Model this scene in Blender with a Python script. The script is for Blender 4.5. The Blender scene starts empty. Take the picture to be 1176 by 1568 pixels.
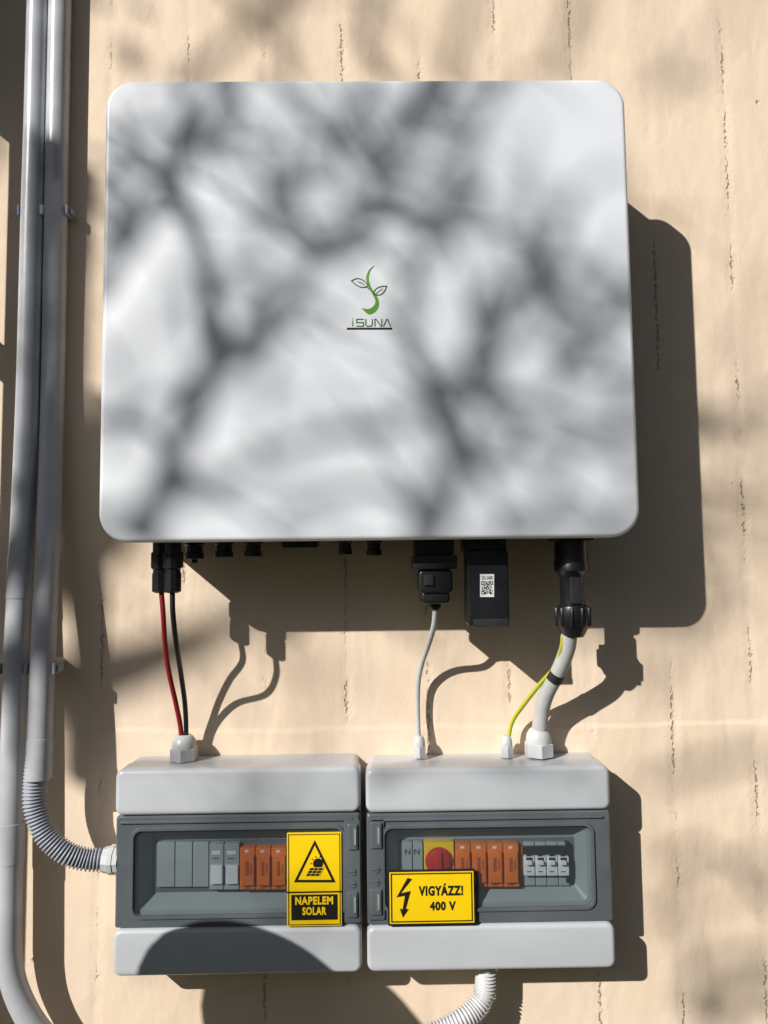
import bpy, math, random
from mathutils import Vector, Matrix
random.seed(11)
scene=bpy.context.scene
# ------------------------------------------------------------------ camera
CAM=Vector((0,-1.0,1.5)); F=1132.0
R=Matrix.Rotation(math.radians(-0.7),4,'Z')@Matrix.Rotation(math.radians(94.2),4,'X')@Matrix.Rotation(math.radians(-0.65),4,'Z')
cd=bpy.data.cameras.new("camera"); cam=bpy.data.objects.new("camera",cd)
scene.collection.objects.link(cam)
cam.matrix_world=Matrix.Translation(CAM)@R
cd.lens=26; cd.sensor_width=36; cd.sensor_fit='AUTO'; cd.clip_start=0.02; cd.clip_end=2000
scene.camera=cam
R3=R.to_3x3()
def W(px,py,t=0.0):
    """photogrammetric survey: photo measurement -> metres on the plane t in front of the wall"""
    d=R3@Vector(((px-588)/F,-(py-784)/F,-1))
    k=(-t-CAM.y)/d.y
    return CAM+d*k
def RC(x0,y0,x1,y1,t):
    ym=(y0+y1)/2; xm=(x0+x1)/2
    return (W(x0,ym,t).x,W(x1,ym,t).x,W(xm,y1,t).z,W(xm,y0,t).z)
# ------------------------------------------------------------------ light
a=W(957,122,.15); b=W(1063,360,0); c=W(981,825,.15); d_=W(1084,960,0)
L=((b-a)+(d_-c)).normalized(); S=-L
sl=bpy.data.lights.new("sun","SUN"); sl.energy=5.0; sl.angle=math.radians(0.55); sl.color=(1,.97,.92)
so=bpy.data.objects.new("sun",sl); scene.collection.objects.link(so)
so.rotation_euler=S.to_track_quat('Z','Y').to_euler(); so.location=(-4,-4,6)
w=bpy.data.worlds.new("World"); scene.world=w; w.use_nodes=True
nt=w.node_tree; bg=nt.nodes["Background"]; sk=nt.nodes.new("ShaderNodeTexSky")
sk.sky_type='NISHITA'; sk.sun_disc=False; sk.sun_elevation=math.asin(S.z); sk.sun_rotation=math.atan2(S.x,S.y)
nt.links.new(sk.outputs[0],bg.inputs[0]); bg.inputs[1].default_value=0.065
scene.view_settings.view_transform='Standard'; scene.view_settings.look='None'; scene.view_settings.exposure=0
# ------------------------------------------------------------------ materials
def mat(name,col,rough=.5,spec=.5,var=.08,vs=40,bump=.0,bs=300,metal=0,coat=0):
    m=bpy.data.materials.new(name); m.use_nodes=True; n=m.node_tree; p=n.nodes["Principled BSDF"]
    p.inputs["Roughness"].default_value=rough; p.inputs["Metallic"].default_value=metal
    p.inputs["Specular IOR Level"].default_value=spec; p.inputs["Coat Weight"].default_value=coat
    tc=n.nodes.new("ShaderNodeTexCoord"); no=n.nodes.new("ShaderNodeTexNoise")
    no.inputs["Scale"].default_value=vs; no.inputs["Detail"].default_value=5
    n.links.new(tc.outputs["Object"],no.inputs["Vector"])
    r=n.nodes.new("ShaderNodeValToRGB"); r.color_ramp.elements[0].position=.3; r.color_ramp.elements[1].position=.7
    r.color_ramp.elements[0].color=(*[x*(1-var) for x in col],1); r.color_ramp.elements[1].color=(*[min(1,x*(1+var)) for x in col],1)
    n.links.new(no.outputs["Fac"],r.inputs["Fac"]); n.links.new(r.outputs[0],p.inputs["Base Color"])
    if bump>0:
        n2=n.nodes.new("ShaderNodeTexNoise"); n2.inputs["Scale"].default_value=bs; n2.inputs["Detail"].default_value=3
        n.links.new(tc.outputs["Object"],n2.inputs["Vector"])
        b=n.nodes.new("ShaderNodeBump"); b.inputs["Strength"].default_value=bump; b.inputs["Distance"].default_value=.001
        n.links.new(n2.outputs["Fac"],b.inputs["Height"]); n.links.new(b.outputs[0],p.inputs["Normal"])
    return m
M_white=mat("powder_coated_white",(.79,.815,.86),.36,.5,.012,6,.05,900)
M_body=mat("dark_inverter_casting",(.05,.05,.055),.5,.5,.1,30,.1)
M_black=mat("black_plastic",(.012,.012,.014),.35,.5,.2,60,.05)
M_blackm=mat("black_rubber",(.02,.02,.021),.6,.4,.2,60)
M_box=mat("grey_enclosure_plastic",(.53,.55,.58),.3,.5,.04,14,.04,500)
M_boxin=mat("inner_cover_plastic",(.22,.25,.255),.45,.4,.04,15)
M_border=mat("smoked_door_border",(.105,.12,.13),.16,.6,.14,14)
M_mod=mat("module_plastic_light",(.58,.60,.61),.45,.4,.05,50)
M_mod2=mat("module_plastic_grey",(.28,.31,.32),.45,.4,.05,50)
M_or=mat("orange_module_plastic",(.60,.135,.010),.42,.4,.08,80)
M_or2=mat("orange_module_recess",(.30,.06,.008),.5,.4,.08,80)
M_red=mat("red_knob_plastic",(.42,.012,.010),.35,.5,.1,80)
M_yel=mat("yellow_vinyl",(.93,.62,.005),.38,.5,.03,30)
M_yel2=mat("yellow_switch_plate",(.70,.45,.01),.4,.5,.03,30)
M_ink=mat("black_ink",(.012,.012,.012),.45,.4,.1,60)
M_pipe=mat("grey_pvc_pipe",(.48,.495,.53),.33,.5,.14,16,.08,200)
M_flex=mat("grey_corrugated_plastic",(.36,.38,.43),.4,.5,.08,30)
M_flexl=mat("light_corrugated_plastic",(.62,.62,.62),.4,.5,.05,30)
M_gland=mat("gland_plastic",(.58,.59,.60),.35,.5,.05,60)
M_cable=mat("grey_cable_sheath",(.50,.50,.495),.45,.4,.08,50)
M_redc=mat("red_cable_sheath",(.30,.015,.02),.45,.4,.08,50)
M_blkc=mat("black_cable_sheath",(.012,.012,.012),.45,.4,.1,50)
M_paper=mat("white_label",(.75,.75,.75),.6,.3,.03,80)
M_green=mat("green_print",(.12,.33,.03),.4,.4,.25,60)
M_green2=mat("dark_green_print",(.04,.13,.02),.4,.4,.1,60)
M_grey=mat("grey_print",(.12,.13,.12),.4,.4,.1,60)
M_screw=mat("zinc_screw",(.6,.6,.6),.35,.5,.05,60,metal=1)
M_bark=mat("bark",(.11,.085,.065),.9,.2,.35,20,.6,60)
M_leaf=mat("leaf_green",(.07,.11,.03),.6,.3,.3,8)
M_wood=mat("painted_wood",(.10,.055,.03),.6,.3,.2,20,.2,80)
M_globe=mat("pale_globe",(.7,.7,.68),.4,.4,.03,20)
M_iron=mat("dark_iron",(.03,.03,.032),.5,.5,.2,30)
M_yg=mat("yellow_sheath",(.50,.47,.03),.45,.4,.1,40)
M_gs=mat("green_stripe",(.10,.28,.03),.45,.4,.1,40)
def clear(name,tint):
    m=bpy.data.materials.new(name); m.use_nodes=True; n=m.node_tree
    n.nodes.remove(n.nodes["Principled BSDF"]); out=n.nodes["Material Output"]
    t=n.nodes.new("ShaderNodeBsdfTransparent"); t.inputs[0].default_value=(*tint,1)
    g=n.nodes.new("ShaderNodeBsdfGlossy"); g.inputs["Roughness"].default_value=.07
    lw=n.nodes.new("ShaderNodeLayerWeight"); lw.inputs[0].default_value=.5
    pw=n.nodes.new("ShaderNodeMath"); pw.operation='POWER'; pw.inputs[1].default_value=4; n.links.new(lw.outputs["Facing"],pw.inputs[0])
    ad=n.nodes.new("ShaderNodeMath"); ad.operation='MULTIPLY_ADD'; ad.inputs[1].default_value=.8; ad.inputs[2].default_value=.045; n.links.new(pw.outputs[0],ad.inputs[0])
    tc=n.nodes.new("ShaderNodeTexCoord"); no=n.nodes.new("ShaderNodeTexNoise"); no.inputs["Scale"].default_value=9
    n.links.new(tc.outputs["Object"],no.inputs["Vector"])
    bp=n.nodes.new("ShaderNodeBump"); bp.inputs["Strength"].default_value=.2; bp.inputs["Distance"].default_value=.004
    n.links.new(no.outputs["Fac"],bp.inputs["Height"]); n.links.new(bp.outputs[0],g.inputs["Normal"])
    mx=n.nodes.new("ShaderNodeMixShader"); n.links.new(ad.outputs[0],mx.inputs[0]); n.links.new(t.outputs[0],mx.inputs[1]); n.links.new(g.outputs[0],mx.inputs[2])
    d=n.nodes.new("ShaderNodeBsdfDiffuse"); d.inputs[0].default_value=(.45,.5,.54,1)  # milky reflection put into the pane as a weak grey diffuse
    m2=n.nodes.new("ShaderNodeMixShader"); m2.inputs[0].default_value=.03
    n.links.new(mx.outputs[0],m2.inputs[1]); n.links.new(d.outputs[0],m2.inputs[2]); n.links.new(m2.outputs[0],out.inputs[0])
    return m
M_clear=clear("smoked_clear_door",(.90,.925,.935))
# ------------------------------------------------------------------ mesh helpers
def mk(name,vs,fs,m,smooth=True,ang=35,recalc=True):
    me=bpy.data.meshes.new(name); me.from_pydata([tuple(v) for v in vs],[],fs)
    if recalc:
        import bmesh
        bm=bmesh.new(); bm.from_mesh(me); bmesh.ops.recalc_face_normals(bm,faces=bm.faces); bm.to_mesh(me); bm.free()
    me.materials.append(m)
    if smooth:
        me.shade_smooth(); me.set_sharp_from_angle(angle=math.radians(ang))
    o=bpy.data.objects.new(name,me); scene.collection.objects.link(o); return o
def ringpts(x0,x1,z0,z1,r,y,n=8):
    r=max(1e-5,min(r,(x1-x0)/2-1e-5,(z1-z0)/2-1e-5)); P=[]
    for cx,cz,a0 in ((x1-r,z1-r,0),(x0+r,z1-r,90),(x0+r,z0+r,180),(x1-r,z0+r,270)):
        for i in range(n+1):
            an=math.radians(a0+90*i/n); P.append((cx+r*math.cos(an),y,cz+r*math.sin(an)))
    return P
def loft(name,rings,m,c0=True,c1=True,n=8,ang=35):
    vs=[];fs=[];N=4*(n+1)
    for r in rings: vs+=ringpts(*r,n=n)
    for k in range(len(rings)-1):
        for i in range(N):
            j=(i+1)%N; fs.append((k*N+i,k*N+j,(k+1)*N+j,(k+1)*N+i))
    if c0: fs.append(tuple(range(N)))
    if c1: fs.append(tuple((len(rings)-1)*N+i for i in range(N)))
    return mk(name,vs,fs,m,ang=ang)
def rbox(name,rc,yf,yb,r,m,bev=.002,n=6):
    """rounded box; yf,yb = distance in front of wall of front/back face"""
    x0,x1,z0,z1=rc; rs=[(x0,x1,z0,z1,r,-yb)]
    for i in range(5):
        an=math.pi/2*i/4; ins=bev*(1-math.cos(an)); dy=bev*math.sin(an)
        rs.append((x0+ins,x1-ins,z0+ins,z1-ins,max(r-ins,.0002),-(yf-bev+dy)))
    return loft(name,rs,m,n=n)
def catmull(P,k=8):
    P=[Vector(p) for p in P]
    if len(P)<3: return P
    Q=[2*P[0]-P[1]]+P+[2*P[-1]-P[-2]]; out=[]
    for i in range(1,len(Q)-2):
        p0,p1,p2,p3=Q[i-1:i+3]
        for j in range(k):
            t=j/k; out.append(.5*((2*p1)+(p2-p0)*t+(2*p0-5*p1+4*p2-p3)*t*t+(3*p1-p0-3*p2+p3)*t**3))
    out.append(P[-1]); return out
def tubegeo(P,rad,seg=14,caps=True):
    vs=[];fs=[]; n=len(P); T=[(P[min(i+1,n-1)]-P[max(i-1,0)]).normalized() for i in range(n)]
    up=Vector((0,0,1)) if abs(T[0].z)<.9 else Vector((1,0,0)); u=T[0].cross(up).normalized()
    for i in range(n):
        u=(u-T[i]*u.dot(T[i])).normalized(); v=T[i].cross(u); r=rad[i] if isinstance(rad,(list,tuple)) else rad
        for j in range(seg):
            an=2*math.pi*j/seg; vs.append(P[i]+(u*math.cos(an)+v*math.sin(an))*r)
    for i in range(n-1):
        for j in range(seg):
            k=(j+1)%seg; fs.append((i*seg+j,i*seg+k,(i+1)*seg+k,(i+1)*seg+j))
    if caps: fs.append(tuple(range(seg))); fs.append(tuple((n-1)*seg+j for j in range(seg)))
    return vs,fs
def tube(name,P,rad,m,seg=16,k=8,smoothpath=True,ang=40):
    Q=catmull(P,k) if smoothpath else [Vector(p) for p in P]
    vs,fs=tubegeo(Q,rad,seg); return mk(name,vs,fs,m,ang=ang)
def lathe(name,p,d,prof,m,seg=24,ang=35):
    p=Vector(p); d=Vector(d).normalized()
    return tube(name,[p+d*s for s,r in prof],[r for s,r in prof],m,seg,smoothpath=False,ang=ang)
def corrug(name,P,r,m,pitch=.0042,amp=.0014):
    Q=catmull(P,60); L_=[0]
    for i in range(1,len(Q)): L_.append(L_[-1]+(Q[i]-Q[i-1]).length)
    n=int(L_[-1]/pitch*6); pts=[];rad=[];k=0
    for i in range(n+1):
        s=L_[-1]*i/n
        while k<len(L_)-2 and L_[k+1]<s: k+=1
        f=(s-L_[k])/max(1e-9,L_[k+1]-L_[k]); pts.append(Q[k].lerp(Q[k+1],f))
        rad.append(r+amp*max(-1,min(1,1.6*math.sin(2*math.pi*s/pitch))))
    vs,fs=tubegeo(pts,rad,20); return mk(name,vs,fs,m,ang=80)
def poly(name,pts,t,m):
    return mk(name,[(x,-t,z) for x,z in pts],[tuple(range(len(pts)))],m,smooth=False,recalc=False)
def stroke(name,pts,wd,t,m,closed=False):
    """flat printed strip with mitred joints, pts = (x,z)"""
    n=len(pts); vs=[];fs=[]
    for i in range(n):
        p=Vector(pts[i])
        a=Vector(pts[(i-1)%n]) if (closed or i>0) else None
        b=Vector(pts[(i+1)%n]) if (closed or i<n-1) else None
        d1=(p-a).normalized() if a is not None else None; d2=(b-p).normalized() if b is not None else None
        if d1 is None: d1=d2
        if d2 is None: d2=d1
        n1=Vector((-d1.y,d1.x)); n2=Vector((-d2.y,d2.x)); mi=(n1+n2)
        mi=mi.normalized() if mi.length>1e-6 else n1
        k=1/max(.5,mi.dot(n1)); ww=(wd[i] if isinstance(wd,(list,tuple)) else wd)/2*k
        vs+= [(p.x+mi.x*ww,-t,p.y+mi.y*ww),(p.x-mi.x*ww,-t,p.y-mi.y*ww)]
    for i in range(n if closed else n-1):
        j=(i+1)%n; fs.append((2*i,2*i+1,2*j+1,2*j))
    return mk(name,vs,fs,m,smooth=False,recalc=False)
def text_fit(name,s,rc,t,m,bold=.012):
    cu=bpy.data.curves.new(name,'FONT'); cu.body=s; cu.offset=bold; cu.size=1; cu.fill_mode='FRONT'; cu.space_character=1.0+bold*3
    o=bpy.data.objects.new(name+"_tmp",cu); scene.collection.objects.link(o); bpy.context.view_layer.update()
    me=bpy.data.meshes.new_from_object(o.evaluated_get(bpy.context.evaluated_depsgraph_get()))
    bpy.data.objects.remove(o)
    xs=[v.co.x for v in me.vertices]; ys=[v.co.y for v in me.vertices]
    a0,a1,b0,b1=min(xs),max(xs),min(ys),max(ys); x0,x1,z0,z1=rc
    for v in me.vertices:
        x=x0+(v.co.x-a0)/(a1-a0)*(x1-x0); z=z0+(v.co.y-b0)/(b1-b0)*(z1-z0); v.co=(x,-t,z)
    me.materials.clear(); me.materials.append(m); me.name=name
    o=bpy.data.objects.new(name,me); scene.collection.objects.link(o); return o
def group(name,loc,kids):
    e=bpy.data.objects.new(name,None); e.empty_display_size=.05; e.location=loc; scene.collection.objects.link(e)
    inv=Matrix.Translation(Vector(loc)).inverted()
    for k in kids: k.parent=e; k.matrix_parent_inverse=inv
    return e
# ------------------------------------------------------------------ wall
def wallmat():
    m=bpy.data.materials.new("peach_painted_render"); m.use_nodes=True; n=m.node_tree; p=n.nodes["Principled BSDF"]; Lk=n.links.new
    p.inputs["Roughness"].default_value=.75; p.inputs["Specular IOR Level"].default_value=.3
    tc=n.nodes.new("ShaderNodeTexCoord"); sx=n.nodes.new("ShaderNodeSeparateXYZ"); Lk(tc.outputs["Object"],sx.inputs[0])
    def ma(op,a,b=None,c=None,clamp=False):
        q=n.nodes.new("ShaderNodeMath"); q.operation=op; q.use_clamp=clamp
        for i,v in enumerate((a,b,c)):
            if v is None: continue
            if isinstance(v,(int,float)): q.inputs[i].default_value=v
            else: Lk(v,q.inputs[i])
        return q.outputs[0]
    def noise(scale,detail=4,sc=(1,1,1),rough=.5,dist=0):
        mp=n.nodes.new("ShaderNodeMapping"); mp.inputs["Scale"].default_value=sc; Lk(tc.outputs["Object"],mp.inputs[0])
        q=n.nodes.new("ShaderNodeTexNoise"); q.inputs["Scale"].default_value=scale; q.inputs["Detail"].default_value=detail
        q.inputs["Roughness"].default_value=rough; q.inputs["Distortion"].default_value=dist; Lk(mp.outputs[0],q.inputs[0]); return q.outputs["Fac"]
    def ss(v,a,b):
        q=n.nodes.new("ShaderNodeMapRange"); q.interpolation_type='SMOOTHSTEP'; Lk(v,q.inputs[0]); q.inputs[1].default_value=a; q.inputs[2].default_value=b; return q.outputs[0]
    x0=W(780,1060,0).x; sp=.1085
    wob=ma('MULTIPLY',ma('SUBTRACT',noise(110,5,(1,1,1),.65),.5),.014)
    xx=ma('ADD',sx.outputs[0],wob)
    u=ma('DIVIDE',ma('SUBTRACT',xx,x0),sp)
    idx=ma('ROUND',u); dd=ma('MULTIPLY',ma('ABSOLUTE',ma('SUBTRACT',u,idx)),sp)
    cv=n.nodes.new("ShaderNodeCombineXYZ"); Lk(ma('MULTIPLY',idx,3.7),cv.inputs[0]); Lk(ma('MULTIPLY',sx.outputs[2],8),cv.inputs[2])
    pn=n.nodes.new("ShaderNodeTexNoise"); pn.inputs["Scale"].default_value=1; pn.inputs["Detail"].default_value=4; Lk(cv.outputs[0],pn.inputs[0])
    pres=ss(pn.outputs["Fac"],.49,.57)
    brk=ss(noise(170,3),.42,.52)
    wid=ma('MULTIPLY',noise(90,2),.0036)
    cr=ma('SUBTRACT',1,ma('DIVIDE',ma('SUBTRACT',dd,.0002),wid),clamp=True)
    crack=ma('MULTIPLY',ma('MULTIPLY',cr,pres),brk)
    soft=ma('MULTIPLY',ma('SUBTRACT',1,ss(dd,.0,.012)),ss(pn.outputs["Fac"],.3,.6))
    vo=n.nodes.new("ShaderNodeTexVoronoi"); vo.inputs["Scale"].default_value=16; Lk(tc.outputs["Object"],vo.inputs[0])
    wn=n.nodes.new("ShaderNodeSeparateColor"); Lk(vo.outputs["Color"],wn.inputs[0])
    pit=ma('MULTIPLY',ma('SUBTRACT',1,ss(ma('ADD',vo.outputs["Distance"],ma('MULTIPLY',ma('SUBTRACT',noise(200,3),.5),.05)),.02,.06)),ma('GREATER_THAN',wn.outputs[0],.80))
    h=ma('MULTIPLY',noise(7,3,(1,1,.5)),.008)
    h=ma('ADD',h,ma('MULTIPLY',noise(20,4,(1,1,.45),.45,.5),.0022))
    h=ma('ADD',h,ma('MULTIPLY',ss(noise(11,3,(1,1,.5),.45,.3),.40,.62),.0010))
    h=ma('ADD',h,ma('MULTIPLY',noise(90,3),.00035))
    h=ma('ADD',h,ma('MULTIPLY',noise(260,3),.00024))
    h=ma('ADD',h,ma('MULTIPLY',noise(700,2),.00012))
    zl=W(588,1113,0).z
    led=ss(ma('ADD',sx.outputs[2],ma('MULTIPLY',noise(9,3),.016)),zl+.002,zl+.011)
    h=ma('ADD',h,ma('MULTIPLY',led,-.0016))
    h=ma('SUBTRACT',h,ma('MULTIPLY',crack,.0024)); h=ma('SUBTRACT',h,ma('MULTIPLY',soft,.0008)); h=ma('SUBTRACT',h,ma('MULTIPLY',pit,.0016))
    b=n.nodes.new("ShaderNodeBump"); b.inputs["Strength"].default_value=.8; b.inputs["Distance"].default_value=1.0; Lk(h,b.inputs["Height"]); Lk(b.outputs[0],p.inputs["Normal"])
    r=n.nodes.new("ShaderNodeValToRGB"); r.color_ramp.elements[0].position=.3; r.color_ramp.elements[1].position=.72
    r.color_ramp.elements[0].color=(.80,.63,.465,1); r.color_ramp.elements[1].color=(.87,.71,.55,1); Lk(noise(5,6,(1,1,.6),.6),r.inputs[0])
    mx=n.nodes.new("ShaderNodeMix"); mx.data_type='RGBA'; Lk(ma('ADD',ma('MULTIPLY',crack,.55),ma('MULTIPLY',pit,.4),clamp=True),mx.inputs[0])
    Lk(r.outputs[0],mx.inputs[6]); mx.inputs[7].default_value=(.30,.18,.10,1); Lk(mx.outputs[2],p.inputs["Base Color"])
    return m
M_wall=wallmat()
vs=[(-6,0,0),(6,0,0),(6,0,3.6),(-6,0,3.6),(-6,.3,0),(6,.3,0),(6,.3,3.6),(-6,.3,3.6)]
mk("plaster_wall",vs,[(0,1,2,3),(1,5,6,2),(4,0,3,7),(3,2,6,7),(5,4,7,6)],M_wall,smooth=False)
M_ground=mat("grass_ground",(.045,.055,.025),.95,.2,.35,3,.5,40)
mk("ground",[(-300,-300,0),(300,-300,0),(300,300,0),(-300,300,0)],[(0,1,2,3)],M_ground,smooth=False,recalc=False)
# unseen boarded overhang above the wall, added to block the upper sky
K=[]
M_skyblock=mat("sky_block_dark",(.05,.03,.018),.7,.3,.25,12,.3,60)
for i in range(9):
    ya=-.03-.10*i; K.append(mk("sky_block_board_%d"%(i+1),[(x,y,z) for z in (3.30,3.32) for x,y in ((-6,ya),(6,ya),(6,ya-.094),(-6,ya-.094))],[(0,1,2,3),(7,6,5,4),(0,4,5,1),(1,5,6,2),(2,6,7,3),(3,7,4,0)],M_skyblock,smooth=False))
K.append(mk("sky_block_sheet",[(-6.2,-1.05,3.33),(6.2,-1.05,3.33),(6.2,.6,3.9),(-6.2,.6,3.9),(-6.2,-1.05,3.37),(6.2,-1.05,3.37),(6.2,.6,3.94),(-6.2,.6,3.94)],[(0,1,2,3),(7,6,5,4),(0,4,5,1),(1,5,6,2),(2,6,7,3),(3,7,4,0)],M_skyblock,smooth=False))
group("sky_block_overhang",(0,-.5,3.4),K)
# ------------------------------------------------------------------ inverter
TF=.15
bl=(W(151,790,TF).x+W(160,160,TF).x)/2; br=(W(981,780,TF).x+W(957,160,TF).x)/2
zt=W(560,121.5,TF).z; zb=W(570,826.5,TF).z
K=[]
panel=(bl,br,zb,zt)
x0,x1,z0,z1=panel
rs=[(x0+.004,x1-.004,z0+.004,z1-.004,.030,-.128),(x0,x1,z0,z1,.034,-.130)]
for i in range(9):
    an=math.pi/2*i/8; ins=.0055*(1-math.cos(an)); rs.append((x0+ins,x1-ins,z0+ins,z1-ins,.034-ins,-(TF-.0055+.0055*math.sin(an))))
K.append(loft("front_cover",rs,M_white,n=16,ang=30))
K.append(rbox("body",(x0+.012,x1-.012,z0+.006,z1-.012),.128,.025,.024,M_body,.003))
K.append(rbox("mounting_bracket",(x0+.12,x1-.12,z0+.1,z1-.08),.025,.001,.005,M_screw,.001))
T=.09
def plug(px0,px1,py1,t=.085,nm="socket"):
    rc=RC(px0,822,px1,py1,t); cx=(rc[0]+rc[1])/2; r=(rc[1]-rc[0])/2
    H=z0+.008-rc[2]
    return lathe(nm,(cx,-t,z0+.008),(0,0,-1),[(0,r),(H*.35,r),(H*.4,r*.82),(H*.7,r*.82),(H*.75,r*.95),(H,r*.95)],M_black,18)
for i,(a_,b_,c_) in enumerate([(283,313,856),(328,358,853),(373,402,852),(517,540,849),(560,585,850)]): K.append(plug(a_,b_,c_,.085,"dc_socket_%d"%(i+1)))
K.append(plug(293,303,862,.07,"socket_cap"))
rc=RC(433,822,487,839,.085); K.append(rbox("vent_valve",(rc[0],rc[1],rc[2],z0+.008),.095,.07,.003,M_black,.001))
for i,(px,tt) in enumerate(((246,.086),(265,.113))):
    q=W(px,870,tt)
    H=z0+.006-W(px,908,tt).z
    K.append(lathe("dc_plug_%d"%(i+1),(q.x,-tt,z0+.006),(0,0,-1),[(0,.0095),(H*.3,.0095),(H*.32,.0105),(H*.55,.0105),(H*.57,.0088),(H*.62,.0088),(H*.64,.0098),(H*.97,.0098),(H,.006)],M_black,10))
    K.append(rbox("dc_plug_clip_%d"%(i+1),(q.x-.011,q.x+.011,z0-.030,z0-.010),tt+.004,tt-.004,.002,M_black,.001))
rc=RC(629,822,698,850,T); K.append(rbox("port_flange",(rc[0]+.004,rc[1]-.004,rc[2],z0+.008),.105,.06,.003,M_black,.001))
K.append(rbox("port_cover",RC(631,850,697,872,T),.112,.066,.003,M_black,.0015))
K.append(rbox("port_body",RC(640,871,691,908,T),.108,.07,.007,M_black,.003))
K.append(rbox("port_base",RC(644,904,687,924,T),.105,.073,.006,M_black,.003))
K.append(rbox("port_latch",RC(648,880,662,896,T),.1105,.105,.001,M_blackm,.0008))
q=W(666,922,T); K.append(lathe("port_gland",(q.x,-T,q.z),(0,0,-1),[(0,.0075),(.005,.0075),(.009,.005)],M_black,12))
rc=RC(713,826,775,957,T)
K.append(rbox("datalogger",(rc[0],rc[1],rc[2],z0-.012),.108,.072,.004,M_black,.0022))
K.append(rbox("datalogger_collar",(rc[0]-.003,rc[1]-.001,z0-.014,z0+.008),.104,.07,.003,M_black,.0012))
K.append(rbox("datalogger_foot",RC(722,946,775,957.5,T),.1095,.10,.002,M_blackm,.0008))
TQ=.1083
K.append(poly("datalogger_label",[(p.x,p.z) for p in (W(735,914,TQ),W(756.5,914,TQ),W(756.5,879,TQ),W(735,879,TQ))],TQ,M_paper))
qs=[];qf=[]
for i in range(15):
    for j in range(15):
        fin=(i<4 and j<4) or (i<4 and j>10) or (i>10 and j<4)
        on=(random.random()<.5) if not fin else (min(i%11,3-(i%11))==0 or min(j%11,3-(j%11))==0)
        if on:
            a_=W(737+i*1.2,890+j*1.35,TQ+.0003); c_=W(737+(i+.9)*1.2,890+(j+.9)*1.35,TQ+.0003); k=len(qs)
            qs+=[(a_.x,-TQ-.0003,a_.z),(c_.x,-TQ-.0003,a_.z),(c_.x,-TQ-.0003,c_.z),(a_.x,-TQ-.0003,c_.z)]; qf.append((k,k+1,k+2,k+3))
K.append(mk("datalogger_code",qs,qf,M_ink,smooth=False))
K.append(text_fit("datalogger_text","SN 2408",(W(738,886,TQ).x,W(754,886,TQ).x,W(745,887.5,TQ).z,W(745,882,TQ).z),TQ+.0003,M_ink,0))
q0=W(876,870,T); H=lambda py:z0+.008-W(876,py,T).z
K.append(lathe("ac_connector",(q0.x-.001,-T,z0+.008),(0,0,-1),[(0,.020),(H(858),.020),(H(860),.021),(H(874),.021),(H(878),.0165),(H(884),.0145),(H(925),.0145),(H(928),.0195),(H(932),.0205),(H(956),.0205),(H(960),.0185),(H(972),.0135),(H(975),.012)],M_black,20))
for i in range(10):
    an=2*math.pi*i/10; K.append(lathe("ac_nut_rib_%d"%(i+1),(q0.x-.001+.0203*math.cos(an),-T+.0203*math.sin(an),W(876,930,T).z),(0,0,-1),[(0,.0018),(.001,.0024),(.021,.0024),(.022,.0018)],M_black,8))
K.append(rbox("ac_latch",RC(868,884,886,924,T),T+.0165,T+.012,.002,M_blackm,.001))
K.append(rbox("ac_flange",(q0.x-.024,q0.x+.022,z0-.002,z0+.008),.115,.065,.003,M_black,.001))
# logo
TL=TF+.0004
def LP(px,py,t=TL): v=W(px,py,t); return (v.x,v.z)
u=W(589,450,TF).x-W(588,450,TF).x
def cm2(P,k=6): return [(v.x,v.y) for v in catmull([Vector((a,b,0)) for a,b in P],k)]
def lerpw(ws,k=6):
    o=[]
    for i in range(len(ws)-1):
        for j in range(k): o.append(ws[i]+(ws[i+1]-ws[i])*j/k)
    return o+[ws[-1]]
sp=[(573.5,406.5),(566,414),(562.5,426),(565.5,439),(573,451),(577.5,462),(574,472),(565,477),(554,472)]
sw=[.4,2.4,3.6,4,4,5,8,8.5,.6]
K.append(stroke("logo_stem",cm2([LP(*p) for p in sp]),[x*u for x in lerpw(sw)],TL,M_green))
K.append(stroke("logo_leaf_small",cm2([LP(*p) for p in [(538,430),(545,436),(554,440),(563,438),(557,430),(547,426.5)]]+[LP(538,430)],5)[:-1],1.3*u,TL+.0001,M_green2,True))
K.append(stroke("logo_leaf_large",cm2([LP(*p) for p in [(592,438),(583,439),(575,443),(573,451),(583,451),(589,445)]]+[LP(592,438)],5)[:-1],1.3*u,TL+.0001,M_green2,True))
K.append(stroke("logo_vein",cm2([LP(*p) for p in [(573,452),(580,446),(586,442)]]),.9*u,TL+.0002,M_green2))
K.append(stroke("logo_vein_left",cm2([LP(*p) for p in [(565,443),(556,435),(547,431)]]),.9*u,TL+.0002,M_green2))
LS=[[(540,491),(540,500)],[(556.5,489),(546,489),(546,494),(556.5,494),(556.5,499.5),(545.5,499.5)],
 [(560,488.5),(560,497.5),(562,499.5),(568,499.5),(570,497.5),(570,488.5)],[(574,500),(574,489),(576,489),(583,499.5),(584.5,499.5),(584.5,488.5)],[(587,500),(592,489),(593.5,489),(598,500)],[(540,487.2),(540,488.8)]]
for i,s_ in enumerate(LS): K.append(stroke("logo_letter_%d"%(i+1),[LP(*p) for p in s_],1.5*u,TL,M_green2 if i!=0 and i!=5 else M_green))
K.append(stroke("logo_underline",[LP(531,503.3),LP(600.5,503.1)],2.8*u,TL,M_ink))
group("solar_inverter",((x0+x1)/2,-.08,(z0+z1)/2),K)
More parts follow.
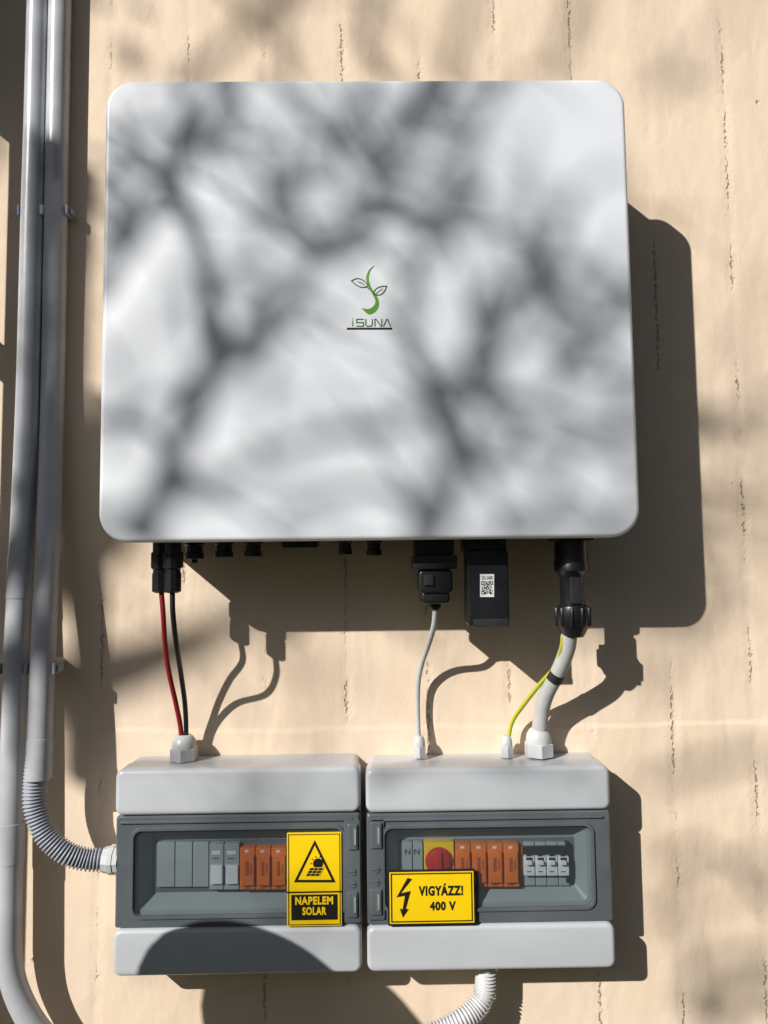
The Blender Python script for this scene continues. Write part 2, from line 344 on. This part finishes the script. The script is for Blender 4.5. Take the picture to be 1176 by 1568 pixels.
# ------------------------------------------------------------------ distribution boxes
TB=.066; IO=.010; TG=.024
def gland(name,px,py,rpx,t,d=(0,0,1),hscale=1):
    q=W(px,py,t); r=rpx/F*(1-t)
    g1=lathe(name+"_nut",q,d,[(-.008,r*1.05),(.006*hscale,r*1.05),(.0065*hscale,r*1.0)],M_gland,6,30)
    g2=lathe(name+"_dome",q+Vector(d)*.0062*hscale,d,[(0,r*.9),(.004*hscale,r*.9),(.009*hscale,r*.84),(.013*hscale,r*.66),(.015*hscale,r*.5)],M_gland,20,60)
    return [g1,g2]
def dbox(X0,X1,YT,YB,ydt,ydb,win,lip):
    x0,x1=W(X0,(YT+YB)/2,TB).x,W(X1,(YT+YB)/2,TB).x; xm=(X0+X1)/2
    zt=W(xm,YT,TB).z; zb=W(xm,YB,TB).z; zd1=W(xm,ydt,TB).z; zd0=W(xm,ydb,TB).z
    K=[]
    K.append(rbox("back_tub",(x0+.003,x1-.003,zb+.003,zt-.0005),.032,.0005,.008,M_box,.001))
    K.append(rbox("top_cover",(x0,x1,zd1+.0012,zt),TB+.002,.034,.010,M_box,.0055))
    K.append(rbox("bottom_cover",(x0,x1,zb,zd0-.0012),TB+.002,.034,.010,M_box,.005))
    for nm,a_,b_ in (("side_wall",x0,x0+.006),("side_wall_b",x1-.006,x1)):
        K.append(rbox(nm,(a_,b_,zd0-.004,zd1+.004),TB-.016,.030,.001,M_box,.0008))
    wx0,wx1,wz0,wz1=RC(*win,TB)
    yo=-(TB-.001)
    K.append(loft("door_border",[(x0+.001,x1-.001,zd0,zd1,.003,-.050),(x0+.001,x1-.001,zd0,zd1,.003,yo+.002),(x0+.003,x1-.003,zd0+.002,zd1-.002,.003,yo),
        (wx0-.0045,wx1+.0045,wz0-.0045,wz1+.0045,.012,yo),(wx0-.0037,wx1+.0037,wz0-.0037,wz1+.0037,.012,yo-.0024),(wx0-.0008,wx1+.0008,wz0-.0008,wz1+.0008,.010,yo-.0024),(wx0,wx1,wz0,wz1,.010,yo+.002)],M_border,False,False))
    K.append(rbox("door_lip",(x0+.006,x1-.010,zd1-.0085,zd1-.0055),TB+.0015,TB-.002,.0008,M_border,.0008,n=2))
    K.append(loft("inner_cover",[(wx0-.003,wx1+.003,wz0-.003,wz1+.003,.008,-.0605),(wx0+.004,wx1-.004,wz0+.004,wz1-.004,.007,-.0595),(wx0+.016,wx1-.016,wz0+.018,wz1-.008,.003,-.034-IO)],M_boxin,False,True))
    K.append(rbox("clear_pane",(wx0-.0005,wx1+.0005,wz0-.0005,wz1+.0005),TB-.0005,TB-.0020,.010,M_clear,.0004))
    return K,(x0,x1,zb,zt,zd0,zd1)
K,g=dbox(175,553,1176,1492,1248,1419,(205,1271,524,1400),True)
GL=g
def module(K,nm,px0,px1,py0,py1,m,t=.044,back=.033):
    t+=IO; back+=IO
    o=rbox(nm,RC(px0+.6,py0,px1-.6,py1,t),t,back,.0006,m,.0007,n=3); K.append(o)
for i,(a_,b_) in enumerate([(240,268),(268,295),(295,320)]): module(K,"blanking_plate_%d"%(i+1),a_,b_,1290,1358,M_mod2,.040)
for i,(a_,b_) in enumerate([(320,343),(343,367)]):
    module(K,"fuse_holder_%d"%(i+1),a_,b_,1292,1362,M_mod2)
    module(K,"fuse_drawer_%d"%(i+1),a_+2,b_-2,1326,1354,M_mod,.048,.044)
    module(K,"fuse_window_%d"%(i+1),a_+4,b_-4,1303,1309,M_mod,.0446,.044)
    module(K,"fuse_mark_%d"%(i+1),a_+5,b_-7,1314,1315.5,M_ink,.0444,.044)
def spd(K,n0,a_,b_,y0,y1):
    w_=b_-a_
    module(K,"surge_arrester_%d"%n0,a_,b_,y0,y1,M_or,.046)
    module(K,"surge_cartridge_%d"%n0,a_+1.5,b_-1.5,y0+13,y1-6,M_or,.050,.046)
    module(K,"surge_window_%d"%n0,a_+w_*.3,a_+w_*.62,y0+3.5,y0+8,M_mod,.0464,.046)
    module(K,"surge_slot_%d"%n0,a_+w_*.35,a_+w_*.6,y0+21,y0+43,M_or2,.0503,.050)
    module(K,"surge_screw_%d"%n0,a_+w_*.3,a_+w_*.7,y1-5,y1-1.5,M_or2,.0463,.046)
    module(K,"surge_label_%d"%n0,a_+w_*.66,a_+w_*.8,y0+24,y0+40,M_or2,.0503,.050)
for i in range(3): spd(K,i+1,367+i*24,391+i*24,1298,1362)
K.append(rbox("din_slot",RC(236,1286,440,1364,.0452),.0452,.044,.001,M_border,.0002,n=3))
for j in range(5):
    K.append(text_fit("circuit_label_%d"%(j+1),"F%d"%(j+1),RC(326+j*20,1279,334+j*20,1284,.046),.0465,M_grey,0))
def hinge_end(K,xa,xb,yt,yb):
    K.append(rbox("latch_plate",RC(xa,yt+5,xb,yb-5,TB+.0015),TB+.0015,TB-.002,.003,M_border,.001))
    xm=(xa+xb)/2
    for i,(ya,yc) in enumerate(((yt+12,yt+52),(yb-52,yb-12))):
        K.append(rbox("latch_rib_%d"%(i+1),RC(xa+5,ya,xb-4,yc,TB+.004),TB+.004,TB+.001,.002,M_border,.0015))
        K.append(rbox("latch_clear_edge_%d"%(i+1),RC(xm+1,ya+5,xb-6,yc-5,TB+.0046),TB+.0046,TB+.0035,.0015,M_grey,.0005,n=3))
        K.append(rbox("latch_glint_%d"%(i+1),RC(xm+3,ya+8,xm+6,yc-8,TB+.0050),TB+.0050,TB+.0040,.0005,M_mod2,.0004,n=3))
    for i,py in enumerate(((yt+yb)/2,(yt+yb)/2+19)):
        q=W(xm,py,TB+.001); K.append(lathe("latch_screw_%d"%(i+1),(q.x,-TB-.0012,q.z),(0,-1,0),[(0,.0048),(.0012,.0048),(.0014,.0036),(.0006,.0034)],M_border,16))
        K.append(rbox("screw_slot_%d"%(i+1),(q.x-.003,q.x+.003,q.z-.0005,q.z+.0005),TB+.0032,TB+.001,.0003,M_screw,.0002,n=2))
hinge_end(K,527,552,1250,1418)
K+=gland("cable_gland",282,1153,20,TG,hscale=1.1)
q=W(171,1316,.05)
K+= [lathe("side_gland_nut",(GL[0]+.002,-.05,q.z),(-1,0,0),[(0,.0165),(.006,.0165),(.0065,.0175),(.012,.0175),(.0125,.016),(.020,.015),(.021,.012)],M_gland,10)]
K.append(rbox("bottom_lug",(GL[0]+.11,GL[1]-.12,GL[2]-.002,GL[2]+.004),.05,.02,.002,M_box,.001))
group("distribution_box",((g[0]+g[1])/2,-.03,(g[2]+g[3])/2),K)
K,g=dbox(561,938,1174,1485,1244,1414,(590,1267,906,1390),False); GR=g
K.append(rbox("din_slot",RC(612,1284,880,1360,.0452),.0452,.044,.001,M_border,.0002,n=3))
for i,(a_,b_) in enumerate([(616,632),(632,648)]): module(K,"terminal_%d"%(i+1),a_,b_,1290,1352,M_mod2)
K.append(text_fit("neutral_mark","N",RC(620,1300,628,1308,.0545),.0546,M_ink,0)); K.append(text_fit("neutral_mark_b","N",RC(634,1300,642,1308,.0545),.0546,M_ink,0))
module(K,"main_switch_plate",649,696,1290,1354,M_yel2,.046)
q=W(672,1318,.056); K.append(lathe("main_switch_knob",(q.x,-.055,q.z),(0,-1,0),[(0,.0168),(.003,.0168),(.0035,.0145),(.005,.014),(.0055,.013)],M_red,28))
K.append(rbox("main_switch_grip",(q.x-.0035,q.x+.0035,q.z-.012,q.z+.012),.0630,.059,.001,M_red,.001))
for i in range(4): spd(K,i+1,697+i*24.6,721.6+i*24.6,1292,1358)
module(K,"relay",766+30,802,1296,1350,M_or2,.042)
for i in range(4):
    a_=802+i*17.5; b_=a_+17.5
    module(K,"breaker_base_%d"%(i+1),a_,b_,1290,1356,M_mod2,.040)
    module(K,"breaker_head_%d"%(i+1),a_,b_,1312,1341,M_mod,.047)
    module(K,"breaker_black_%d"%(i+1),a_+3,b_-3,1313,1324,M_black,.0474,.047)
    module(K,"breaker_toggle_%d"%(i+1),a_+3.5,b_-3.5,1319,1325,M_mod,.052,.047)
    module(K,"breaker_mark_%d"%(i+1),a_+4,b_-5,1334,1335.6,M_ink,.0474,.047)
module(K,"comb_bar",802,866,1296,1308,M_black,.044,.039)
module(K,"comb_bar_end",866,873,1290,1352,M_black,.043,.034)
for i,px in enumerate((806,823,841,858)): module(K,"comb_tooth_%d"%(i+1),px,px+7,1304,1313,M_black,.0455,.042)
hinge_end(K,562,589,1248,1414)
K+=gland("cable_gland",825,1147,21,TG,hscale=1.3); K+=gland("data_gland",642,1149,10,TG,hscale=.9); K+=gland("earth_gland",776,1149,9.5,TG,hscale=.9)
qg=W(745,1490,.035)
K.append(lathe("bottom_gland",(qg.x,-.035,GR[2]+.004),(0,0,-1),[(0,.018),(.010,.018),(.0105,.0165),(.016,.016)],M_gland,10))
group("distribution_box",((g[0]+g[1])/2,-.03,(g[2]+g[3])/2),K)
# ------------------------------------------------------------------ stickers
TS=TB+.0030
def pr(px0,py0,px1,py1,t): x0,x1,z0,z1=RC(px0,py0,px1,py1,t); return [(x0,z0),(x1,z0),(x1,z1),(x0,z1)]
K=[rbox("sheet",RC(439.5,1275,523,1418,TS),TS,TS-.0026,.0008,M_yel,.0002,n=3)]
t1=TS+.0003;t2=TS+.0006;t3=TS+.0009
def frame(nm,px0,py0,px1,py1,wpx,t,m):
    P=pr(px0,py0,px1,py1,t); return stroke(nm,P,wpx*u*1.09,t,m,True)
K.append(frame("edge_line",442,1277.5,520.5,1415.5,1.2,t1,M_ink))
K.append(stroke("triangle",[(W(x,y,t1).x,W(x,y,t1).z) for x,y in ((453,1349),(511,1349),(482,1290))],3.6*u*1.09,t1,M_ink,True))
K.append(poly("divider",pr(439.6,1364.5,522.9,1367,t1),t1,M_ink))
K.append(poly("text_field",pr(446,1369.5,517,1408.5,t1),t1,M_ink))
K.append(text_fit("text_top","NAPELEM",RC(452,1372.5,510,1385,t2),t2,M_yel,.045))
K.append(text_fit("text_bottom","SOLAR",RC(463,1388.5,500,1401,t2),t2,M_yel,.045))
ci=W(487,1322,t1); n_=20
K.append(poly("sun_disc",[(ci.x+.0062*math.cos(2*math.pi*i/n_),ci.z+.0062*math.sin(2*math.pi*i/n_)) for i in range(n_)],t1,M_ink))
for i in range(10):
    an=2*math.pi*i/10; c_,s_=math.cos(an),math.sin(an); K.append(stroke("sun_ray_%d"%(i+1),[(ci.x+.0072*c_,ci.z+.0072*s_),(ci.x+.0092*c_,ci.z+.0092*s_)],.0011,t1,M_ink))
K.append(poly("panel_icon",[(W(x,y,t2).x,W(x,y,t2).z) for x,y in ((467,1342),(489,1342),(496,1328),(474,1328))],t2,M_yel))
for i in range(3):
    for j in range(3):
        def pt(a_,b_): return (W(468.5+a_*6.8+b_*2.4,1341-b_*4.3,t3).x,W(468.5+a_*6.8+b_*2.4,1341-b_*4.3,t3).z)
        K.append(poly("cell_%d"%(i*3+j+1),[pt(i+.0,j+.0),pt(i+.85,j+.0),pt(i+.85,j+.82),pt(i+.0,j+.82)],t3,M_ink))
q=W(481,1345,TS); group("solar_warning_sticker",q,K)
K=[rbox("sheet",RC(594,1332,728,1416,TS),TS+.0012,TS-.0026,.0015,M_ink,.0003,n=3)]
t0=TS+.0015;t1=TS+.0018;t2=TS+.0021
K.append(poly("yellow_field",pr(596.5,1334.5,725.5,1413.5,t0),t0,M_yel))
K.append(frame("border_line",599.5,1337.5,722.5,1410.5,1.8,t1,M_ink))
K.append(text_fit("text_top","VIGYÁZZ!",RC(641,1352.5,709,1371.5,t1),t1,M_ink,.05))
K.append(text_fit("text_bottom","400 V",RC(658,1380,698,1394,t1),t1,M_ink,.05))
bz=[(624,1344),(607,1374),(620,1371.5),(616.5,1392),(612,1391),(617,1405),(626,1392),(621.5,1391.5),(629,1364),(614,1367.5),(631,1346)]
K.append(poly("lightning_bolt",[(W(x,y,t1).x,W(x,y,t1).z) for x,y in bz],t1,M_ink))
q=W(661,1374,TS); group("voltage_warning_sign",q,K)
# ------------------------------------------------------------------ cables
def path(pts): return [W(x,y,t) for x,y,t in pts]
tube("red_power_cable",path([(247,904,.086),(250,940,.086),(253,985,.070),(259,1030,.055),(269,1075,.040),(276,1110,.029),(279,1140,.024)]),.0031,M_redc)
tube("black_power_cable",path([(264,904,.113),(265,940,.113),(270,985,.098),(277,1030,.062),(283,1075,.038),(285,1110,.027),(285,1140,.024)]),.0031,M_blkc)
tube("data_cable",path([(667,932,.09),(664,960,.075),(655,990,.046),(646,1015,.030),(640,1045,.020),(639,1090,.018),(641,1138,.024)]),.0035,M_cable)
tube("main_power_cable",path([(872,970,.09),(868,995,.080),(855,1028,.062),(838,1060,.044),(829,1090,.031),(825,1132,.024)]),.0098,M_cable,20)
q=path([(854,1030,.0605),(848,1041,.0555)]); tube("cable_band",q,.0103,M_blackm,20,smoothpath=False)
EP=path([(861,974,.090),(859,995,.084),(850,1020,.066),(828,1045,.047),(802,1078,.030),(784,1105,.022),(777,1138,.024)])
e1=tube("sheath",EP,.0023,M_yg,12)
EQ=[p+Vector((.0013,-.0008,-.0013)) for p in catmull(EP,8)]
e2=tube("stripe",EQ,.0011,M_gs,8,smoothpath=False)
group("earth_cable",EP[2],[e1,e2])
# ------------------------------------------------------------------ conduits
rp=.0150
PR=path([(93,-40,.016),(88,200,.016),(86,330,.016),(81,600,.016),(74,820,.034),(66,1000,.052),(60,1165,.060)])
o1=tube("tube",PR,rp,M_pipe,24,10)
PL=path([(60,-40,.016),(54,200,.016),(50,330,.016),(43,600,.016),(34,820,.022),(25,1000,.030),(19,1200,.034),(14,1400,.036),(15,1470,.036),(28,1525,.036),(60,1580,.036),(110,1625,.036)])
o2=tube("tube",PL,rp,M_pipe,24,10)
def sleeve(pth,i0,f,ln,r,nm="coupling"):
    a_,b_=pth[i0],pth[i0+1]; p=a_.lerp(b_,f); d=(b_-a_).normalized()
    return lathe(nm,p-d*ln/2,d,[(0,r-.001),(.0008,r),(ln-.0008,r),(ln,r-.001)],M_pipe,24)
def clip(px,py,t,nm="clip"):
    q=W(px,py,t); ks=[]
    for sgn,lab in ((-1,"l"),(1,"r")):
        ks.append(rbox(nm+"_jaw_"+lab,(q.x+sgn*(rp+.0022)-.0017,q.x+sgn*(rp+.0022)+.0017,q.z-.007,q.z+.007),t+.008,max(.0005,t-.016),.0012,M_flex,.0008))
    ks.append(rbox(nm+"_tab",(q.x+rp+.0042,q.x+rp+.008,q.z-.004,q.z+.004),t+.004,max(.0005,t-.010),.001,M_flex,.0008))
    ks.append(lathe(nm+"_foot",(q.x,0,q.z),(0,-1,0),[(0,.008),(max(.002,t-rp+.001),.008)],M_flex,16))
    return ks
group("conduit_pipe",PR[3],[o1]+clip(86,325,.016,"pipe_clip")+clip(65,1023,.053,"pipe_clip_low")+[sleeve(PR,5,.98,.05,rp+.0006)])
group("conduit_pipe",PL[3],[o2]+clip(50,325,.016,"pipe_clip")+clip(24,1023,.031,"pipe_clip_low")+[sleeve(PL,4,.35,.06,rp+.0008),sleeve(PL,6,.45,.05,rp+.0008)])
corrug("flexible_conduit",path([(58,1155,.060),(54,1195,.060),(54,1235,.062),(68,1275,.064),(98,1304,.062),(130,1315,.055)])+[Vector((GL[0]-.018,-.05,W(171,1316,.05).z))],.0125,M_flex)
corrug("flexible_conduit",[Vector((qg.x,-.035,GR[2]-.008))]+path([(742,1520,.037),(728,1545,.045),(700,1566,.055),(655,1588,.06),(600,1605,.06)]),.0125,M_flexl)
# ------------------------------------------------------------------ unseen slatted frame added left of view to cast shadow bands
sx=-.585; K=[]
def bx(nm,x0,x1,z0,z1,t1,t0,m): return rbox(nm,(x0,x1,z0,z1),t1,t0,.001,m,.001,n=2)
zz=W(0,150,0).z
K.append(bx("stile_inner",sx-.03,sx,.9,2.5,.03,.005,M_wood))
K.append(bx("stile_outer",sx-.03,sx,.9,2.5,.135,.115,M_wood))
K.append(bx("top_panel",sx-.024,sx-.006,zz+.02,2.5,.115,.03,M_wood))
for i,py in enumerate((490,850,1240)):
    zc=W(0,py,0).z; K.append(bx("rail_%d"%(i+1),sx-.026,sx-.004,zc,zc+.035,.115,.03,M_wood))
group("shadow_frame",(sx,-.07,1.7),K)
c_=W(415,1606,TB)+S*.62; gr=.118  # unseen globe on a pole, added for the round shadow on the box
K=[]
prof=[(gr-gr*math.cos(math.pi*i/16),max(.002,gr*math.sin(math.pi*i/16))) for i in range(17)]
K.append(lathe("globe",c_-Vector((0,0,gr)),(0,0,1),prof,M_globe,40,80))
K.append(lathe("pole",(c_.x,c_.y,0),(0,0,1),[(0,.06),(.02,.06),(.03,.025),(c_.z-.16,.02),(c_.z-.15,.045),(c_.z-.100,.05)],M_iron,20))
group("shadow_globe",(c_.x,c_.y,0),K)
# ------------------------------------------------------------------ hedge added unseen behind the viewpoint to block horizon sky
HV=[];HF=[]
rs_=random.Random(5)
def hleaf(p,s):
    a_=Vector((rs_.gauss(0,1),rs_.gauss(0,1),rs_.gauss(0,1))).normalized(); b_=a_.cross(Vector((rs_.gauss(0,1),rs_.gauss(0,1),rs_.gauss(0,1)))).normalized()
    k=len(HV); HV.extend([p-a_*s-b_*s*.6,p+a_*s-b_*s*.6,p+a_*s+b_*s*.6,p-a_*s+b_*s*.6]); HF.append((k,k+1,k+2,k+3))
M_skyscreen=mat("sky_screen_green",(.035,.055,.018),.7,.2,.35,5)
for i in range(7000):
    x=rs_.uniform(-11,12); zz_=rs_.uniform(0,4.2+.5*math.sin(x*1.3)+.3*math.sin(x*3.1)); y=-6.5+rs_.gauss(0,.35)
    hleaf(Vector((x,y,zz_)),rs_.uniform(.08,.17))
for i in range(3000):
    y=rs_.uniform(-6.5,0); zz_=rs_.uniform(0,3.8+.4*math.sin(y*2)); x=4.5+rs_.gauss(0,.3)
    hleaf(Vector((x,y,zz_)),rs_.uniform(.08,.17))
mk("sky_screen_leaves",HV,HF,M_skyscreen,smooth=False,recalc=False)
# ------------------------------------------------------------------ tree
DS=.74; RS=.60
TV=[];TFc=[];LV=[];LF=[]
def addtube(P,r,seg=6):
    vs,fs=tubegeo(P,r,seg); b=len(TV); TV.extend(vs); TFc.extend([tuple(b+i for i in f) for f in fs])
ex=L.cross(Vector((0,0,1))).normalized(); ez=ex.cross(L).normalized()
def leaf(p,s):
    a_=Vector((random.gauss(0,1),random.gauss(0,1),random.gauss(0,1))).normalized(); b_=a_.cross(Vector((random.gauss(0,1),random.gauss(0,1),random.gauss(0,1)))).normalized()
    k=len(LV); LV.extend([p,p+a_*s*.5+b_*s*.28,p+a_*s,p+a_*s*.5-b_*s*.28]); LF.append((k,k+1,k+2,k+3))
def twig(p,d,ln,r,depth):
    P=[p];q=p.copy();dd=d.copy()
    n=5
    for i in range(n):
        dd=(dd+ex*random.gauss(0,.16)+ez*random.gauss(0,.16)+L*random.gauss(0,.15)).normalized(); q=q+dd*ln/n; P.append(q.copy())
    addtube(P,[r*(1-.7*i/n) for i in range(n+1)],5)
    if depth>0:
        for i in range(2,n+1):
            if random.random()<.4: twig(P[i],(dd+ex*random.gauss(0,.7)+ez*random.gauss(0,.7)).normalized(),ln*.55,r*.55,depth-1)
    if random.random()<.35: leaf(P[-1],random.uniform(.012,.025))
def branch(pts,t,D0,D1,r0,r1,tw=1.0):
    n=len(pts); P=[W(x,y,t)+S*DS*(D0+(D1-D0)*i/(n-1)) for i,(x,y) in enumerate(pts)]
    Q=catmull(P,6); m=len(Q)
    addtube(Q,[RS*(r0+(r1-r0)*i/(m-1))*random.uniform(.8,1.2) for i in range(m)])
    for i in range(2,m):
        if random.random()<.14*tw:
            dd=(Q[i]-Q[i-1]).normalized(); sd=random.choice((-1,1))
            side=(dd.cross(L)).normalized()*sd
            twig(Q[i],(dd*.9+side*random.uniform(.3,.8)).normalized(),random.uniform(.08,.2),random.uniform(.0025,.005),1)
    return Q
B=[
 ([(215,830),(262,710),(318,590),(370,525),(440,450),(490,390),(555,335),(590,255),(640,150),(680,40)],5.0,4.6,.022,.009),
 ([(335,565),(322,430),(292,340),(268,250),(285,150),(300,40)],4.6,4.4,.018,.009),
 ([(150,440),(215,340),(265,262),(320,185),(352,125),(420,20)],4.8,4.6,.019,.008),
 ([(470,385),(415,345),(380,325),(340,270)],4.2,3.8,.007,.004),
 ([(500,395),(450,300),(500,220),(440,150),(400,60)],5.4,5.4,.010,.006),
 ([(560,250),(530,190),(560,120),(540,20)],5.6,5.6,.015,.008),
 ([(640,860),(690,760),(690,690),(668,610),(720,575),(742,495),(790,440),(840,380),(885,290)],5.4,5.2,.021,.008),
 ([(668,610),(620,500),(640,400),(690,280),(745,170),(800,60)],5.2,5.4,.014,.007),
 ([(150,800),(265,765),(380,720),(480,672),(600,650),(690,600)],6.4,6.0,.014,.012),
 ([(700,600),(810,612),(885,565),(930,500),(980,430)],5.8,5.6,.013,.006),
 ([(420,780),(560,745),(640,770),(740,700),(800,640)],6.2,6.0,.012,.008),
 ([(140,640),(225,655),(268,720),(300,760)],5.4,5.6,.012,.010),
 ([(860,470),(830,400),(790,360)],5.8,5.8,.018,.008),
 ([(570,270),(600,235),(660,150),(700,90)],5.0,5.0,.022,.008),
 ([(190,330),(200,220),(240,130)],5.4,5.4,.010,.006),
 ([(690,600),(730,700),(770,800)],5.8,5.8,.012,.008),
 ([(470,392),(530,385),(600,360)],5.0,5.0,.020,.006),
 ([(655,600),(700,590),(760,540)],5.0,5.0,.026,.012),
 ([(260,300),(272,255),(300,210)],4.8,4.8,.024,.008),
 ([(165,700),(195,560),(250,470),(300,400)],6.6,6.6,.011,.007),
 ([(400,640),(420,520),(470,440)],6.8,6.8,.009,.006),
 ([(360,470),(400,370),(400,240)],6.6,6.6,.011,.007),
 ([(60,200),(50,420),(44,640),(36,860)],3.6,3.6,.034,.030),
 ([(100,560),(86,760),(72,960),(64,1170)],3.6,3.6,.026,.030),
]
for P,D0,D1,r0,r1 in B: branch(P,.15 if P[0][0]>110 else .04,D0,D1,r0,r1,1 if P[0][0]>110 else 0)
# finer growth further out: soft background mottling running up to the right
rb=random.Random(21)
for i in range(34):
    x=rb.uniform(120,960); y=rb.uniform(100,860)
    if (x>780 and y<420) or (300<x<640 and 450<y<660): continue
    an=math.radians(rb.gauss(58,26)); ln=rb.uniform(100,240); bend=rb.gauss(0,.35)
    pts=[(x,y)]
    for k in range(4):
        an2=an+bend*(k-1.5)*.6; x+=math.cos(an2)*ln/4; y-=math.sin(an2)*ln/4; pts.append((x,y))
    branch(pts,.15,rb.uniform(6.0,7.8),rb.uniform(6.0,7.8),rb.uniform(.008,.016),rb.uniform(.004,.008),.6)
for i in range(8):
    x=rb.choice((rb.uniform(150,1000),rb.uniform(980,1180))); y=rb.uniform(900,1560) if x<980 else rb.uniform(0,1560)
    an=math.radians(rb.gauss(50,30)); ln=rb.uniform(120,260); pts=[(x,y)]
    for k in range(3):
        x+=math.cos(an+k*.2)*ln/3; y-=math.sin(an+k*.2)*ln/3; pts.append((x,y))
    branch(pts,0,8,9,rb.uniform(.007,.012),.005,.4)
B2=[
 ([(280,130),(360,60),(450,-40)],6.4,6.2,.018,.010),([(450,120),(430,40),(460,-60)],6.6,6.6,.014,.01),([(590,120),(560,50),(600,-60)],6.4,6.4,.018,.01),
 ([(690,130),(700,60),(740,-60)],6.8,6.8,.015,.008),([(840,120),(870,50),(900,-60)],7,7,.013,.01),
 ([(985,1060),(1080,900),(1050,820),(1130,740),(1200,640)],8,8.2,.011,.006),([(1100,560),(1150,500),(1200,400)],8.2,8.2,.008,.006),
 ([(1000,1200),(1080,1170),(1190,1150)],7.2,7.4,.013,.010),
 ([(1010,1330),(1090,1300),(1190,1400)],7.2,7.2,.011,.008),([(170,900),(260,960),(320,1010),(400,1120)],7.6,7.6,.006,.005),
 ([(230,1180),(300,1195),(420,1185)],5.8,5.8,.016,.012),([(640,1230),(720,1195),(870,1200)],5.8,5.8,.016,.012),
 ([(230,1240),(270,1190),(330,1165)],5.8,5.8,.012,.010),
 ([(1060,1560),(1080,1480),(1180,1460)],7.2,7.2,.018,.010),([(1090,1568),(1150,1520),(1190,1530)],7.2,7.2,.02,.014)
]
for P,D0,D1,r0,r1 in B2: branch(P,0,D0,D1,r0,r1,.7)
T0=W(-330,1150,0)+S*5.3*DS
base=Vector((T0.x-.1,T0.y-.15,0))
addtube(catmull([base,Vector((base.x+.05,base.y,.8)),Vector((T0.x,T0.y+.05,1.7)),T0],6),[.14-.09*i/18 for i in range(19)],14)
def limb(pts,t,D0,D1,r0,r1):
    Q=catmull([T0]+[W(x,y,t)+S*DS*(D0+(D1-D0)*i/max(1,len(pts)-1)) for i,(x,y) in enumerate(pts)],6); m=len(Q)
    addtube(Q,[r0+(r1-r0)*i/(m-1) for i in range(m)],10)
limb([(-100,900),(150,800)],.15,5.6,6.2,.045,.010)
limb([(-150,700),(0,520),(150,440)],.15,5,4.8,.035,.010)
limb([(-200,500),(-150,200),(-100,-100)],0,5,4.8,.04,.015)
limb([(0,1650),(300,1700),(600,1700),(980,1620)],0,5.5,6.0,.035,.010)
for i in range(16):
    an=random.uniform(0,2*math.pi); tip=T0+Vector((math.cos(an)*1.3-.9,math.sin(an)*1.1-.9,random.uniform(.5,2.0)))
    mid=T0.lerp(tip,.5)+Vector((0,0,.2)); Q=catmull([T0,mid,tip],6)
    if (tip-T0).dot(ex)<.35 :
        addtube(Q,[.03-.024*k/12 for k in range(13)])
        for k in range(90): leaf(tip+Vector([random.gauss(0,.2) for _ in range(3)]),random.uniform(.03,.06))
tr=mk("branches",TV,TFc,M_bark,ang=60); lf=mk("leaves",LV,LF,M_leaf,smooth=False,recalc=False)
group("tree",base,[tr,lf])
print("S",S,"panel",panel,"lamp",c_,len(TV))
